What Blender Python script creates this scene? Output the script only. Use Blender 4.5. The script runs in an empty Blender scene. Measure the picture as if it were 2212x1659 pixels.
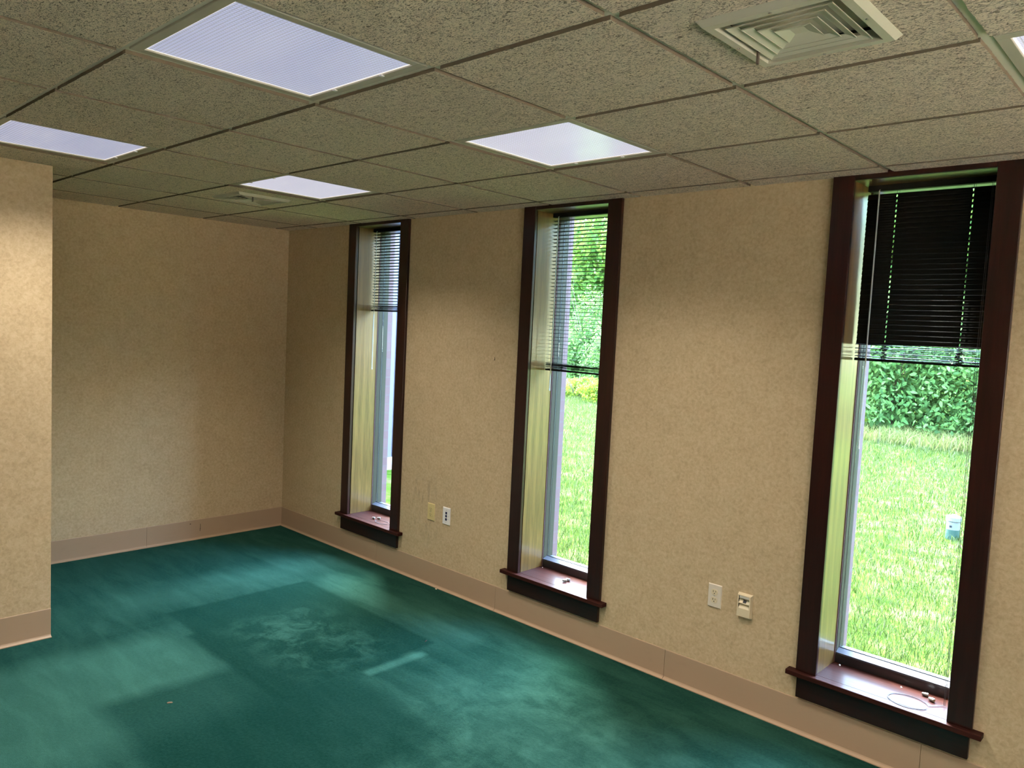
import bpy, bmesh, math, random
import numpy as np
from mathutils import Vector, Matrix

# ------------------------------------------------------------------ camera, sky, sun, exposure
SC = bpy.context.scene
COL = SC.collection
R = math.radians
H = 2.4825                                   # grid plane of the suspended ceiling

cam_d = bpy.data.cameras.new('camera')
cam = bpy.data.objects.new('camera', cam_d); COL.objects.link(cam)
a, b, c = 0.75238, 1.49794, 0.04840
cam.matrix_world = Matrix.Translation((5.7747, -3.3867, 1.7611)) @ (Matrix.Rotation(a, 4, 'Z') @ Matrix.Rotation(b, 4, 'X') @ Matrix.Rotation(c, 4, 'Z'))
cam_d.sensor_width = 36.0
cam_d.lens = 36.0 * 1658.9 / 2212
cam_d.clip_start = 0.02; cam_d.clip_end = 300
SC.camera = cam

SC.view_settings.view_transform = 'Standard'
SC.view_settings.look = 'None'
SC.view_settings.gamma = 1.0
SC.view_settings.exposure = 0.5
SC.view_settings.use_curve_mapping = False
SC.cycles.use_denoising = True
SC.cycles.max_bounces = 10
SC.cycles.diffuse_bounces = 6
SC.cycles.transparent_max_bounces = 16
SC.cycles.caustics_reflective = False
SC.cycles.caustics_refractive = False
SC.cycles.sample_clamp_indirect = 6.0

SKY_STRENGTH = 12.0
SUN_STRENGTH = 16.0
LAMP_WATTS = 11.6
LAMP_SPREAD = 128.0

world = bpy.data.worlds.new('sky'); SC.world = world; world.use_nodes = True
wn = world.node_tree.nodes; wl = world.node_tree.links
sky = wn.new('ShaderNodeTexSky'); sky.sky_type = 'NISHITA'; sky.sun_disc = False
sky.sun_elevation = R(56); sky.sun_rotation = R(-51); sky.air_density = 1.2; sky.dust_density = 1.5; sky.ozone_density = 2.0
wl.new(sky.outputs[0], wn['Background'].inputs[0]); wn['Background'].inputs[1].default_value = SKY_STRENGTH

sun_d = bpy.data.lights.new('sun', 'SUN'); sun_d.energy = SUN_STRENGTH; sun_d.angle = R(0.6); sun_d.color = (1.0, 0.94, 0.84)
sun = bpy.data.objects.new('sun', sun_d); COL.objects.link(sun)
el = R(56); hd = Vector((0.830, -0.558, 0)).normalized()
sun_dir = Vector((hd.x * math.cos(el), hd.y * math.cos(el), -math.sin(el)))
sun.rotation_euler = sun_dir.to_track_quat('-Z', 'Y').to_euler()
sun.location = (-8, 10, 15)

WX = [1.235, 3.005, 4.805, 6.600]            # window centres along the window wall
for xc in WX:                                 # sky portals: sampling guides in the openings, they give no light
    pd = bpy.data.lights.new('window_portal', 'AREA'); pd.shape = 'RECTANGLE'; pd.size = 0.54; pd.size_y = 2.2
    pd.cycles.is_portal = True
    po = bpy.data.objects.new('window_portal', pd); COL.objects.link(po)
    po.location = (xc, 0.32, 1.37); po.rotation_euler = (R(-90), 0, 0)

# ------------------------------------------------------------------ helpers
def tag(o, label=None, cat=None, group=None, kind=None):
    if label: o['label'] = label
    if cat: o['category'] = cat
    if group: o['group'] = group
    if kind: o['kind'] = kind
    return o

def empty(name, loc=(0, 0, 0), rz=0.0):
    o = bpy.data.objects.new(name, None); COL.objects.link(o)
    o.location = loc; o.rotation_euler = (0, 0, rz); o.empty_display_size = 0.05
    return o

class MB:
    """collects shapes, then links them as ONE mesh object"""
    def __init__(s): s.v = []; s.f = []; s.m = []; s.cur = 0
    def add(s, vs, fs):
        n = len(s.v); s.v += [tuple(p) for p in vs]; s.f += [tuple(i + n for i in f) for f in fs]; s.m += [s.cur] * len(fs); return s
    def box(s, x0, x1, y0, y1, z0, z1, rot=None, org=None):
        vs = [Vector((x, y, z)) for x in (x0, x1) for y in (y0, y1) for z in (z0, z1)]
        if rot is not None:
            org = Vector(org); vs = [rot @ (p - org) + org for p in vs]
        return s.add(vs, [(0, 1, 3, 2), (4, 6, 7, 5), (0, 4, 5, 1), (2, 3, 7, 6), (0, 2, 6, 4), (1, 5, 7, 3)])
    def bbox(s, x0, x1, y0, y1, z0, z1, r=0.002):
        """box with chamfered edges"""
        bm = bmesh.new(); bmesh.ops.create_cube(bm, size=1)
        for v in bm.verts:
            v.co = Vector(((x0 + x1) / 2 + v.co.x * (x1 - x0), (y0 + y1) / 2 + v.co.y * (y1 - y0), (z0 + z1) / 2 + v.co.z * (z1 - z0)))
        bmesh.ops.bevel(bm, geom=bm.edges[:], offset=r, segments=2, affect='EDGES', profile=0.5)
        bm.verts.index_update()
        s.add([v.co[:] for v in bm.verts], [[v.index for v in f.verts] for f in bm.faces]); bm.free(); return s
    def tube(s, pts, r, n=6, cap=True):
        pts = [Vector(p) for p in pts]; rings = []
        up = Vector((0.31, 0.52, 0.79))
        for i, p in enumerate(pts):
            d = (pts[min(i + 1, len(pts) - 1)] - pts[max(i - 1, 0)])
            d = d.normalized() if d.length > 0 else Vector((0, 0, 1))
            u = d.cross(up)
            if u.length < 1e-3: u = d.cross(Vector((1, 0, 0)))
            u.normalize(); w = d.cross(u)
            rr = r[i] if isinstance(r, (list, tuple)) else r
            rings.append([p + (u * math.cos(t) + w * math.sin(t)) * rr for t in [2 * math.pi * k / n for k in range(n)]])
        vs = [q for g in rings for q in g]; fs = []
        for i in range(len(pts) - 1):
            for k in range(n):
                fs.append((i * n + k, i * n + (k + 1) % n, (i + 1) * n + (k + 1) % n, (i + 1) * n + k))
        if cap: fs += [tuple(range(n))[::-1], tuple((len(pts) - 1) * n + k for k in range(n))]
        return s.add(vs, fs)
    def extrude(s, prof, axis, t0, t1):
        """closed profile of (p, q) points swept along an axis; 'x': (y, z), 'y': (x, z)"""
        n = len(prof)
        mk = (lambda t, p: (t, p[0], p[1])) if axis == 'x' else ((lambda t, p: (p[0], t, p[1])) if axis == 'y' else (lambda t, p: (p[0], p[1], t)))
        vs = [mk(t0, p) for p in prof] + [mk(t1, p) for p in prof]
        fs = [(k, (k + 1) % n, n + (k + 1) % n, n + k) for k in range(n)] + [tuple(range(n))[::-1], tuple(range(n, 2 * n))]
        return s.add(vs, fs)
    def build(s, name, mat, parent=None, smooth=False, loc=None, recalc=True):
        me = bpy.data.meshes.new(name); me.from_pydata(s.v, [], s.f); me.update()
        mats = mat if isinstance(mat, (list, tuple)) else [mat]
        for m in mats: me.materials.append(m)
        if len(mats) > 1: me.polygons.foreach_set('material_index', s.m)
        if recalc:
            bm = bmesh.new(); bm.from_mesh(me); bmesh.ops.recalc_face_normals(bm, faces=bm.faces[:]); bm.to_mesh(me); bm.free()
        if smooth: me.polygons.foreach_set('use_smooth', [True] * len(me.polygons))
        o = bpy.data.objects.new(name, me); COL.objects.link(o)
        if loc is not None: o.location = loc
        if parent is not None: o.parent = parent
        return o

def copy_tree(o, parent=None):
    k = o.copy(); COL.objects.link(k); k.parent = parent
    for ch in [x for x in bpy.data.objects if x.parent == o]: copy_tree(ch, k)
    return k

# ------------------------------------------------------------------ materials
class NT:
    def __init__(s, name):
        s.m = bpy.data.materials.new(name); s.m.use_nodes = True
        s.t = s.m.node_tree; s.n = s.t.nodes; s.l = s.t.links; s.b = s.n['Principled BSDF']; s.out = s.n['Material Output']
    def node(s, typ, **kw):
        n = s.n.new(typ)
        for k, v in kw.items():
            if k in n.inputs: n.inputs[k].default_value = v
            else: setattr(n, k, v)
        return n
    def link(s, a, b): s.l.new(a, b)
    def math(s, op, a, b=None, c=None, clamp=False):
        n = s.n.new('ShaderNodeMath'); n.operation = op; n.use_clamp = clamp
        for i, v in enumerate((a, b, c)):
            if v is None: continue
            if isinstance(v, (int, float)): n.inputs[i].default_value = v
            else: s.l.new(v, n.inputs[i])
        return n.outputs[0]
    def mix(s, f, c1, c2, blend='MIX'):
        n = s.n.new('ShaderNodeMix'); n.data_type = 'RGBA'; n.blend_type = blend
        for i, v in ((0, f), (6, c1), (7, c2)):
            if isinstance(v, (int, float)): n.inputs[i].default_value = v
            elif isinstance(v, tuple): n.inputs[i].default_value = (*v, 1) if len(v) == 3 else v
            else: s.l.new(v, n.inputs[i])
        return n.outputs[2]
    def coords(s, scale=(1, 1, 1), gen='Object', rot=(0, 0, 0)):
        tc = s.n.new('ShaderNodeTexCoord'); mp = s.n.new('ShaderNodeMapping')
        mp.inputs['Scale'].default_value = scale; mp.inputs['Rotation'].default_value = rot
        s.l.new(tc.outputs[gen], mp.inputs[0]); return mp.outputs[0]
    def noise(s, vec, scale=5, detail=4, rough=0.5, dist=0.0):
        n = s.n.new('ShaderNodeTexNoise'); n.inputs['Scale'].default_value = scale; n.inputs['Detail'].default_value = detail
        n.inputs['Roughness'].default_value = rough; n.inputs['Distortion'].default_value = dist
        s.l.new(vec, n.inputs['Vector']); return n.outputs['Fac']
    def ramp(s, fac, stops):
        n = s.n.new('ShaderNodeValToRGB'); e = n.color_ramp.elements
        while len(e) < len(stops): e.new(0.5)
        for i, (p, col) in enumerate(stops):
            e[i].position = p; e[i].color = (*col, 1) if isinstance(col, tuple) else (col, col, col, 1)
        s.l.new(fac, n.inputs[0]); return n.outputs[0]
    def bump(s, h, dist=0.001, strength=1.0):
        n = s.n.new('ShaderNodeBump'); n.inputs['Distance'].default_value = dist; n.inputs['Strength'].default_value = strength
        s.l.new(h, n.inputs['Height']); s.l.new(n.outputs[0], s.b.inputs['Normal']); return n
    def set(s, **kw):
        names = dict(color='Base Color', rough='Roughness', metal='Metallic', spec='Specular IOR Level', coat='Coat Weight', coat_rough='Coat Roughness',
                     coat_ior='Coat IOR', trans='Transmission Weight', ior='IOR', sheen='Sheen Weight', sheen_rough='Sheen Roughness', alpha='Alpha')
        for k, v in kw.items():
            i = s.b.inputs[names[k]]
            if isinstance(v, tuple): i.default_value = (*v, 1)
            elif isinstance(v, (int, float)): i.default_value = v
            else: s.l.new(v, i)
        return s

def plain(name, color, rough=0.5, **kw):
    n = NT(name); n.set(color=color, rough=rough, **kw); return n.m

def box_mask(n, sep, x0, x1, y0, y1, soft):
    """1 inside a floor rectangle, falling to 0 over soft metres"""
    def edge(v, lo, hi):
        p = n.math('DIVIDE', n.math('SUBTRACT', v, lo), soft, clamp=True)
        q = n.math('DIVIDE', n.math('SUBTRACT', hi, v), soft, clamp=True)
        return n.math('MULTIPLY', p, q)
    return n.math('MULTIPLY', edge(sep[0], x0, x1), edge(sep[1], y0, y1))

def mat_wallpaper():
    n = NT('wallpaper'); v = n.coords()
    big = n.noise(v, 11, 5, 0.62, 0.6); small = n.noise(v, 58, 4, 0.62, 0.5); fine = n.noise(v, 160, 3, 0.6)
    f = n.math('ADD', n.math('MULTIPLY', big, 0.30), n.math('MULTIPLY', small, 0.70))
    col = n.ramp(f, [(0.36, (0.435, 0.325, 0.187)), (0.50, (0.515, 0.389, 0.232)), (0.64, (0.58, 0.45, 0.280))])
    # grey-brown hand smudges left of the ivory outlet
    sep = n.node('ShaderNodeSeparateXYZ'); n.link(n.coords(), sep.inputs[0])
    m = box_mask(n, (sep.outputs[0], sep.outputs[2]), 1.62, 2.02, 0.17, 0.78, 0.16)
    onw = n.math('GREATER_THAN', sep.outputs[1], -0.05)
    sm = n.ramp(n.noise(n.coords((9, 1, 3.0)), 2.2, 4, 0.6, 0.8), [(0.50, 0.0), (0.72, 1.0)])
    m = n.math('MULTIPLY', n.math('MULTIPLY', m, onw), sm)
    col = n.mix(n.math('MULTIPLY', m, 0.55), col, (0.20, 0.165, 0.12))
    n.set(color=col, rough=0.62, spec=0.35)
    n.bump(n.math('ADD', n.math('MULTIPLY', small, 0.6), n.math('MULTIPLY', fine, 0.4)), 0.0003, 0.3)
    return n.m

def mat_carpet():
    n = NT('green_carpet'); v = n.coords()
    sepn = n.node('ShaderNodeSeparateXYZ'); n.link(v, sepn.inputs[0])
    # wobble the wear outlines a little
    w1 = n.noise(v, 3.0, 3, 0.5); w2 = n.noise(n.coords((1, 1, 1), rot=(0, 0, 1.0)), 3.4, 3, 0.5)
    X = n.math('ADD', sepn.outputs[0], n.math('MULTIPLY', n.math('SUBTRACT', w1, 0.5), 0.09))
    Y = n.math('ADD', sepn.outputs[1], n.math('MULTIPLY', n.math('SUBTRACT', w2, 0.5), 0.09))
    S = (X, Y); S0 = (sepn.outputs[0], sepn.outputs[1])
    worn = n.ramp(n.noise(v, 1.3, 4, 0.6, 0.4), [(0.35, 0.0), (0.7, 1.0)])
    streak = n.ramp(n.noise(n.coords((0.8, 3.5, 1), rot=(0, 0, 0.5)), 2.6, 4, 0.6, 0.5), [(0.42, 0.0), (0.68, 1.0)])
    patch = n.ramp(n.noise(v, 7.5, 6, 0.66, 0.5), [(0.44, 0.0), (0.66, 1.0)])
    fade = n.math('ADD', n.math('MULTIPLY', worn, 0.14), n.math('MULTIPLY', streak, 0.16))
    fade = n.math('ADD', fade, 0.05)
    def add(fade, mask, amt): return n.math('ADD', fade, n.math('MULTIPLY', mask, amt))
    walk = box_mask(n, S, 1.50, 2.75, -2.9, -1.50, 0.22)          # scuffed walkway beyond the desk print
    fade = add(fade, walk, 0.34)
    walk2 = box_mask(n, S, 2.55, 4.3, -3.6, -2.25, 0.5)
    fade = add(fade, walk2, 0.18)
    rim = box_mask(n, S, 0.75, 1.36, -1.85, -0.2, 0.25)
    fade = add(fade, rim, 0.22)
    rim2 = box_mask(n, S, 1.30, 2.9, -0.60, -0.28, 0.10)
    fade = add(fade, rim2, 0.16)
    far = box_mask(n, S, 2.9, 5.4, -1.9, -0.25, 0.35)
    fade = add(fade, n.math('MULTIPLY', far, patch), 0.22)
    near = box_mask(n, S, 2.95, 4.6, -1.5, -0.3, 0.5)
    fade = add(fade, near, 0.10)
    desk = box_mask(n, S0, 1.345, 2.70, -1.545, -0.590, 0.03)      # dark unfaded print of a desk
    inner = n.math('MULTIPLY', desk, n.math('MULTIPLY', patch, box_mask(n, S, 1.65, 2.75, -1.5, -0.7, 0.25)))
    fade = n.math('MULTIPLY', fade, n.math('SUBTRACT', 1.0, n.math('MULTIPLY', desk, 0.75)))
    fade = add(fade, inner, 0.34)
    tr = box_mask(n, S0, 1.72, 2.75, -1.60, -1.50, 0.04)           # dark chair track
    fade = n.math('MULTIPLY', fade, n.math('SUBTRACT', 1.0, n.math('MULTIPLY', tr, 0.8)))
    d2 = box_mask(n, S, 2.20, 3.5, -2.25, -1.15, 0.10)             # dark square by the chair
    d2 = n.math('MULTIPLY', d2, n.math('SUBTRACT', 1.0, desk))
    fade = n.math('MULTIPLY', fade, n.math('SUBTRACT', 1.0, n.math('MULTIPLY', d2, 0.72)))
    strip = box_mask(n, S0, 2.70, 2.79, -1.13, -0.72, 0.03)
    fade = add(fade, strip, 0.38)
    pile = n.noise(v, 260, 3, 0.7); pile2 = n.noise(v, 75, 4, 0.7)
    fade = n.math('ADD', fade, n.math('MULTIPLY', n.math('SUBTRACT', pile2, 0.5), 0.40), clamp=True)
    col = n.mix(fade, (0.0006, 0.0120, 0.0062), (0.066, 0.180, 0.128))
    col = n.mix(n.math('MULTIPLY', n.math('SUBTRACT', pile, 0.3), 0.8, clamp=True), col, (0.0008, 0.010, 0.005))
    n.set(color=col, rough=1.0, spec=0.03, sheen=0.10, sheen_rough=0.5)
    n.b.inputs['Sheen Tint'].default_value = (0.2, 0.95, 0.75, 1)
    n.bump(n.math('ADD', pile, n.math('MULTIPLY', pile2, 0.6)), 0.004, 0.9)
    return n.m

def mat_tile():
    n = NT('fissured_tile')
    # fissures turn slightly from tile to tile
    ci = n.coords((58, 112, 60)); c2 = n.coords((85, 150, 90), rot=(0, 0, 0.35)); c3 = n.coords((1, 1, 1))
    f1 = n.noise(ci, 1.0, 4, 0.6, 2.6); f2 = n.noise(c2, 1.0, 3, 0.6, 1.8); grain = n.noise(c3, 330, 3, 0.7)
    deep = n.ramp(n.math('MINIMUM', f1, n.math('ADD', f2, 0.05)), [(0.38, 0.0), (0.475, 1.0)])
    island = n.node('ShaderNodeNewGeometry')
    tone = n.math('MULTIPLY_ADD', island.outputs['Random Per Island'], 0.10, 0.94)
    col = n.mix(deep, (0.20, 0.155, 0.11), (0.97, 0.81, 0.65))  # darker pit colour for dirt and for the shade inside the fissures
    mul = n.node('ShaderNodeCombineColor'); [n.link(tone, mul.inputs[i]) for i in range(3)]
    col = n.mix(1.0, col, mul.outputs[0], 'MULTIPLY')
    col = n.mix(n.math('MULTIPLY', grain, 0.2), col, (0.60, 0.54, 0.43))
    n.set(color=col, rough=0.95, spec=0.1)
    h = n.math('ADD', n.math('MULTIPLY', deep, 0.8), n.math('ADD', n.math('MULTIPLY', f1, 0.9), n.math('MULTIPLY', grain, 0.15)))
    n.bump(h, 0.007, 0.9)
    return n.m

def mat_wood(name, c1, c2, axis='z', rough=0.34, coat=1.6, cw=1.0, cr=0.16, sp=0.3):
    n = NT(name)
    sc = {'z': (22, 22, 1.2), 'x': (1.2, 22, 22), 'y': (22, 1.2, 22)}[axis]
    g = n.noise(n.coords(sc), 1.6, 6, 0.62, 0.5); fine = n.noise(n.coords(tuple(k * 4 for k in sc)), 2.0, 4, 0.6)
    f = n.math('ADD', n.math('MULTIPLY', g, 0.7), n.math('MULTIPLY', fine, 0.3))
    col = n.ramp(f, [(0.36, c1), (0.62, c2)])
    n.set(color=col, rough=rough, spec=sp, coat=cw, coat_rough=cr, coat_ior=coat)
    n.bump(f, 0.0004, 0.35)
    return n.m

M = {}
M['paper'] = mat_wallpaper()
M['carpet'] = mat_carpet()
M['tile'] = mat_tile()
M['wood'] = mat_wood('mahogany_casing', (0.011, 0.0026, 0.0017), (0.027, 0.0056, 0.0034), coat=1.4, cw=0.3, cr=0.22)
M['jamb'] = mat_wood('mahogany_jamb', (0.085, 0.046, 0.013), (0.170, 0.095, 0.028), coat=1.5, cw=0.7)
M['sill'] = mat_wood('mahogany_sill', (0.022, 0.007, 0.005), (0.048, 0.015, 0.011), 'x', 0.5, coat=1.25, cw=0.14, cr=0.2, sp=0.03)
M['apron'] = mat_wood('mahogany_apron', (0.010, 0.003, 0.002), (0.022, 0.006, 0.004), 'x', coat=1.4, cw=0.2)
M['tee'] = plain('grid_metal', (0.66, 0.62, 0.50), 0.4)
M['tile_edge'] = plain('raw_tile_edge', (0.16, 0.125, 0.085), 0.95, spec=0.1)
M['light_frame'] = plain('light_frame', (0.42, 0.385, 0.30), 0.5)
M['vinyl'] = (lambda n: (n.set(color=n.mix(n.ramp(n.noise(n.coords((1, 1, 3)), 7, 5, 0.65), [(0.55, 0.0), (0.8, 0.25)]), (0.40, 0.28, 0.18), (0.30, 0.205, 0.13)), rough=0.42, spec=0.4), n.m)[1])(NT('vinyl_base'))
M['ivory'] = plain('ivory_plastic', (0.60, 0.48, 0.22), 0.35)
M['almond'] = plain('almond_plastic', (0.68, 0.57, 0.38), 0.4)
M['offwhite'] = plain('offwhite_plastic', (0.66, 0.58, 0.47), 0.35)
M['white'] = plain('white_plastic', (0.78, 0.75, 0.72), 0.35)
M['black'] = plain('black_slot', (0.006, 0.005, 0.008), 0.5)
M['navy'] = plain('navy_jack', (0.006, 0.008, 0.05), 0.4)
M['screw'] = plain('screw_metal', (0.45, 0.42, 0.36), 0.35, metal=0.8)
M['slat'] = plain('black_slat', (0.011, 0.010, 0.008), 0.6, spec=0.05)
M['cord'] = plain('black_cord', (0.012, 0.012, 0.012), 0.7)
M['greycord'] = plain('grey_cord', (0.035, 0.034, 0.045), 0.6)
M['tassel'] = plain('grey_tassel', (0.20, 0.185, 0.17), 0.5)
M['bronze'] = plain('bronze_frame', (0.014, 0.013, 0.014), 0.35, coat=0.4)
M['alu'] = plain('grey_aluminium', (0.054, 0.050, 0.034), 0.55, spec=0.06)
M['rail'] = plain('grey_rail', (0.065, 0.070, 0.085), 0.45, spec=0.2)
M['bead'] = plain('tan_bead', (0.10, 0.09, 0.06), 0.6)
M['gasket'] = plain('black_gasket_gap_shade', (0.008, 0.008, 0.010), 0.6)
M['vent'] = plain('enamel_vent', (0.50, 0.47, 0.37), 0.42)
M['duct'] = plain('duct_dark', (0.010, 0.010, 0.014), 0.7)
M['leverm'] = plain('brown_lever', (0.12, 0.09, 0.07), 0.5)
M['chip'] = plain('tan_chip', (0.14, 0.09, 0.045), 0.8)
M['whitebit'] = plain('white_crumb', (0.8, 0.8, 0.78), 0.5)
M['web'] = plain('grey_dust', (0.35, 0.33, 0.31), 0.9)
M['dark_mark'] = plain('dark_brown_mark', (0.03, 0.014, 0.006), 0.8)

def mat_glass():
    n = NT('window_glass'); n.n.remove(n.b)
    tr = n.node('ShaderNodeBsdfTransparent'); tr.inputs[0].default_value = (0.90, 0.95, 0.93, 1)
    gl = n.node('ShaderNodeBsdfGlossy'); gl.inputs['Roughness'].default_value = 0.02
    fr = n.node('ShaderNodeFresnel'); gg = n.node('ShaderNodeNewGeometry')
    n.link(n.math('SUBTRACT', 1.45, n.math('MULTIPLY', gg.outputs['Backfacing'], 1.45 - 1 / 1.45)), fr.inputs[0])
    mx = n.node('ShaderNodeMixShader'); n.link(fr.outputs[0], mx.inputs[0]); n.link(tr.outputs[0], mx.inputs[1]); n.link(gl.outputs[0], mx.inputs[2])
    n.link(mx.outputs[0], n.out.inputs[0]); return n.m
M['glass'] = mat_glass()

def mat_wand():
    n = NT('clear_wand'); n.n.remove(n.b)
    tr = n.node('ShaderNodeBsdfTransparent'); tr.inputs[0].default_value = (0.8, 0.85, 0.85, 1)
    p = n.node('ShaderNodeBsdfPrincipled'); p.inputs['Base Color'].default_value = (0.75, 0.80, 0.80, 1); p.inputs['Roughness'].default_value = 0.15
    mx = n.node('ShaderNodeMixShader'); mx.inputs[0].default_value = 0.55
    n.link(tr.outputs[0], mx.inputs[1]); n.link(p.outputs[0], mx.inputs[2]); n.link(mx.outputs[0], n.out.inputs[0]); return n.m
M['wand'] = mat_wand()

def mat_lens(name, col, strength):
    """prismatic acrylic lens over fluorescent tubes: small square cells, each glowing unevenly"""
    n = NT(name); tc = n.coords()
    sep = n.node('ShaderNodeSeparateXYZ'); n.link(tc, sep.inputs[0])
    P = 0.0118
    def cell(v): return n.math('ABSOLUTE', n.math('SUBTRACT', n.math('FRACT', n.math('DIVIDE', v, P)), 0.5))   # 0 centre, .5 edge
    ex, ey = cell(sep.outputs[0]), cell(sep.outputs[1])
    e = n.math('MAXIMUM', ex, ey)
    line = n.ramp(e, [(0.30, 0.0), (0.46, 1.0)])
    fx = n.math('FRACT', n.math('DIVIDE', sep.outputs[0], P))
    band = n.noise(n.coords((1, 3, 1)), 2.0, 2, 0.4)
    edge = n.math('MAXIMUM', n.math('ABSOLUTE', sep.outputs[0]), n.math('ABSOLUTE', sep.outputs[1]))
    rimm = n.ramp(edge, [(0.2560, 0.0), (0.2575, 1.0)])
    colr = n.mix(line, col, tuple(k * 0.25 for k in col))
    colr = n.mix(n.math('MULTIPLY', fx, 0.38), colr, (0.85, 0.86, 0.95))
    colr = n.mix(n.math('MULTIPLY', band, 0.35), colr, (0.80, 0.78, 0.84))
    colr = n.mix(rimm, colr, (1.3, 1.2, 1.1))
    n.set(color=(0.35, 0.35, 0.38), rough=0.22, spec=0.6)
    n.link(colr, n.b.inputs['Emission Color']); n.b.inputs['Emission Strength'].default_value = strength
    n.bump(n.math('MULTIPLY', line, -1.0), 0.002, 0.6)
    return n.m
M['lens_blue'] = mat_lens('prismatic_lens_cool', (0.33, 0.40, 0.76), 0.56)
M['lens_white'] = mat_lens('prismatic_lens_bright', (0.62, 0.62, 0.84), 0.68)

def mat_brick():
    n = NT('pink_brick'); br = n.node('ShaderNodeTexBrick'); v = n.coords((1, 1, 1), rot=(R(90), 0, 0)); n.link(v, br.inputs[0])
    br.inputs['Color1'].default_value = (0.120, 0.064, 0.064, 1); br.inputs['Color2'].default_value = (0.130, 0.072, 0.072, 1); br.inputs['Mortar'].default_value = (0.12, 0.078, 0.074, 1)
    br.inputs['Scale'].default_value = 1.0; br.inputs['Brick Width'].default_value = 0.2; br.inputs['Row Height'].default_value = 0.07; br.inputs['Mortar Size'].default_value = 0.006
    n.set(color=br.outputs[0], rough=0.85); return n.m
M['brick'] = mat_brick()
M['siding'] = plain('pale_boards', (0.095, 0.085, 0.105), 0.7)
M['stone'] = plain('grey_stone', (0.30, 0.29, 0.27), 0.9)
M['pvc'] = plain('white_pipe', (0.15, 0.15, 0.147), 0.6, spec=0.1)
M['pvc_shade'] = plain('shaded_pipe', (0.035, 0.066, 0.048), 0.6, spec=0.1)  # lower pipe coloured dark green to read as its shaded part

def mat_leaf(name, cols, trans=0.45):
    n = NT(name); n.n.remove(n.b)
    g = n.node('ShaderNodeNewGeometry'); oi = n.node('ShaderNodeObjectInfo')
    f = n.math('FRACT', n.math('ADD', g.outputs['Random Per Island'], n.math('MULTIPLY', oi.outputs['Random'], 0.4)))
    k = len(cols) - 1
    col = n.ramp(f, [(i / k, c_) for i, c_ in enumerate(cols)])
    d = n.node('ShaderNodeBsdfPrincipled'); n.link(col, d.inputs['Base Color']); d.inputs['Roughness'].default_value = 0.6; d.inputs['Specular IOR Level'].default_value = 0.06
    t = n.node('ShaderNodeBsdfTranslucent'); n.link(col, t.inputs[0])
    mx = n.node('ShaderNodeMixShader'); mx.inputs[0].default_value = trans
    n.link(d.outputs[0], mx.inputs[1]); n.link(t.outputs[0], mx.inputs[2]); n.link(mx.outputs[0], n.out.inputs[0]); return n.m
M['leaf'] = mat_leaf('shrub_leaf', [(0.035, 0.075, 0.022), (0.070, 0.145, 0.036), (0.130, 0.225, 0.060), (0.055, 0.115, 0.034)])
M['leaf_yellow'] = mat_leaf('yellow_leaf', [(0.07, 0.12, 0.012), (0.14, 0.16, 0.014), (0.05, 0.11, 0.02)])
M['leaf_tree'] = mat_leaf('tree_leaf', [(0.035, 0.09, 0.02), (0.07, 0.14, 0.025), (0.11, 0.16, 0.025), (0.05, 0.12, 0.03)], 0.55)
M['grass'] = mat_leaf('grass_blade', [(0.015, 0.030, 0.004), (0.033, 0.055, 0.008), (0.070, 0.090, 0.026), (0.022, 0.041, 0.007), (0.12, 0.13, 0.068)], 0.4)
M['straw'] = mat_leaf('straw_blade', [(0.11, 0.125, 0.030), (0.17, 0.155, 0.060), (0.07, 0.105, 0.015)], 0.4)
M['bark'] = plain('bark', (0.10, 0.07, 0.05), 0.9)
M['lawn'] = (lambda n: (n.set(color=n.ramp(n.noise(n.coords(), 3.0, 8, 0.75), [(0.35, (0.016, 0.034, 0.005)), (0.5, (0.040, 0.070, 0.010)), (0.66, (0.10, 0.12, 0.04))]), rough=1.0, spec=0.0), n.m)[1])(NT('lawn_soil'))

# ------------------------------------------------------------------ shell
XR, YN = 8.1, -6.2                            # room limits behind the camera
G0 = -0.10                                    # ground level outside
mb = MB(); mb.box(-0.02, XR, YN, 0.02, -0.12, 0.0)
tag(mb.build('floor', M['carpet']), 'green carpeted floor with dark desk print and worn walkways', kind='structure')

mb = MB(); mb.box(-0.2, 0.0, -2.115, 0.2, 0.0, H + 0.02)
tag(mb.build('wall_far', M['paper']), 'beige mottled wallpaper wall at the far end', kind='structure')
mb = MB(); mb.box(-0.2, 1.300, YN, -2.115, 0.0, H + 0.02)
tag(mb.build('wall_left', M['paper']), 'beige wallpapered wall jutting out on the left', kind='structure')
mb = MB()
BW = [(-5.6, -3.6), (-3.2, -0.6)]            # two low wide windows, unseen, added to brighten the ceiling
for y0, y1 in ((YN, BW[0][0]), (BW[0][1], BW[1][0]), (BW[1][1], 0.2)): mb.box(XR, XR + 0.2, y0, y1, 0.0, H + 0.02)
for y0, y1 in BW: mb.box(XR, XR + 0.2, y0, y1, 0.0, 0.42).box(XR, XR + 0.2, y0, y1, 1.85, H + 0.02)
tag(mb.build('wall_back', M['paper']), 'beige wallpapered wall behind the viewpoint', kind='structure')
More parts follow.
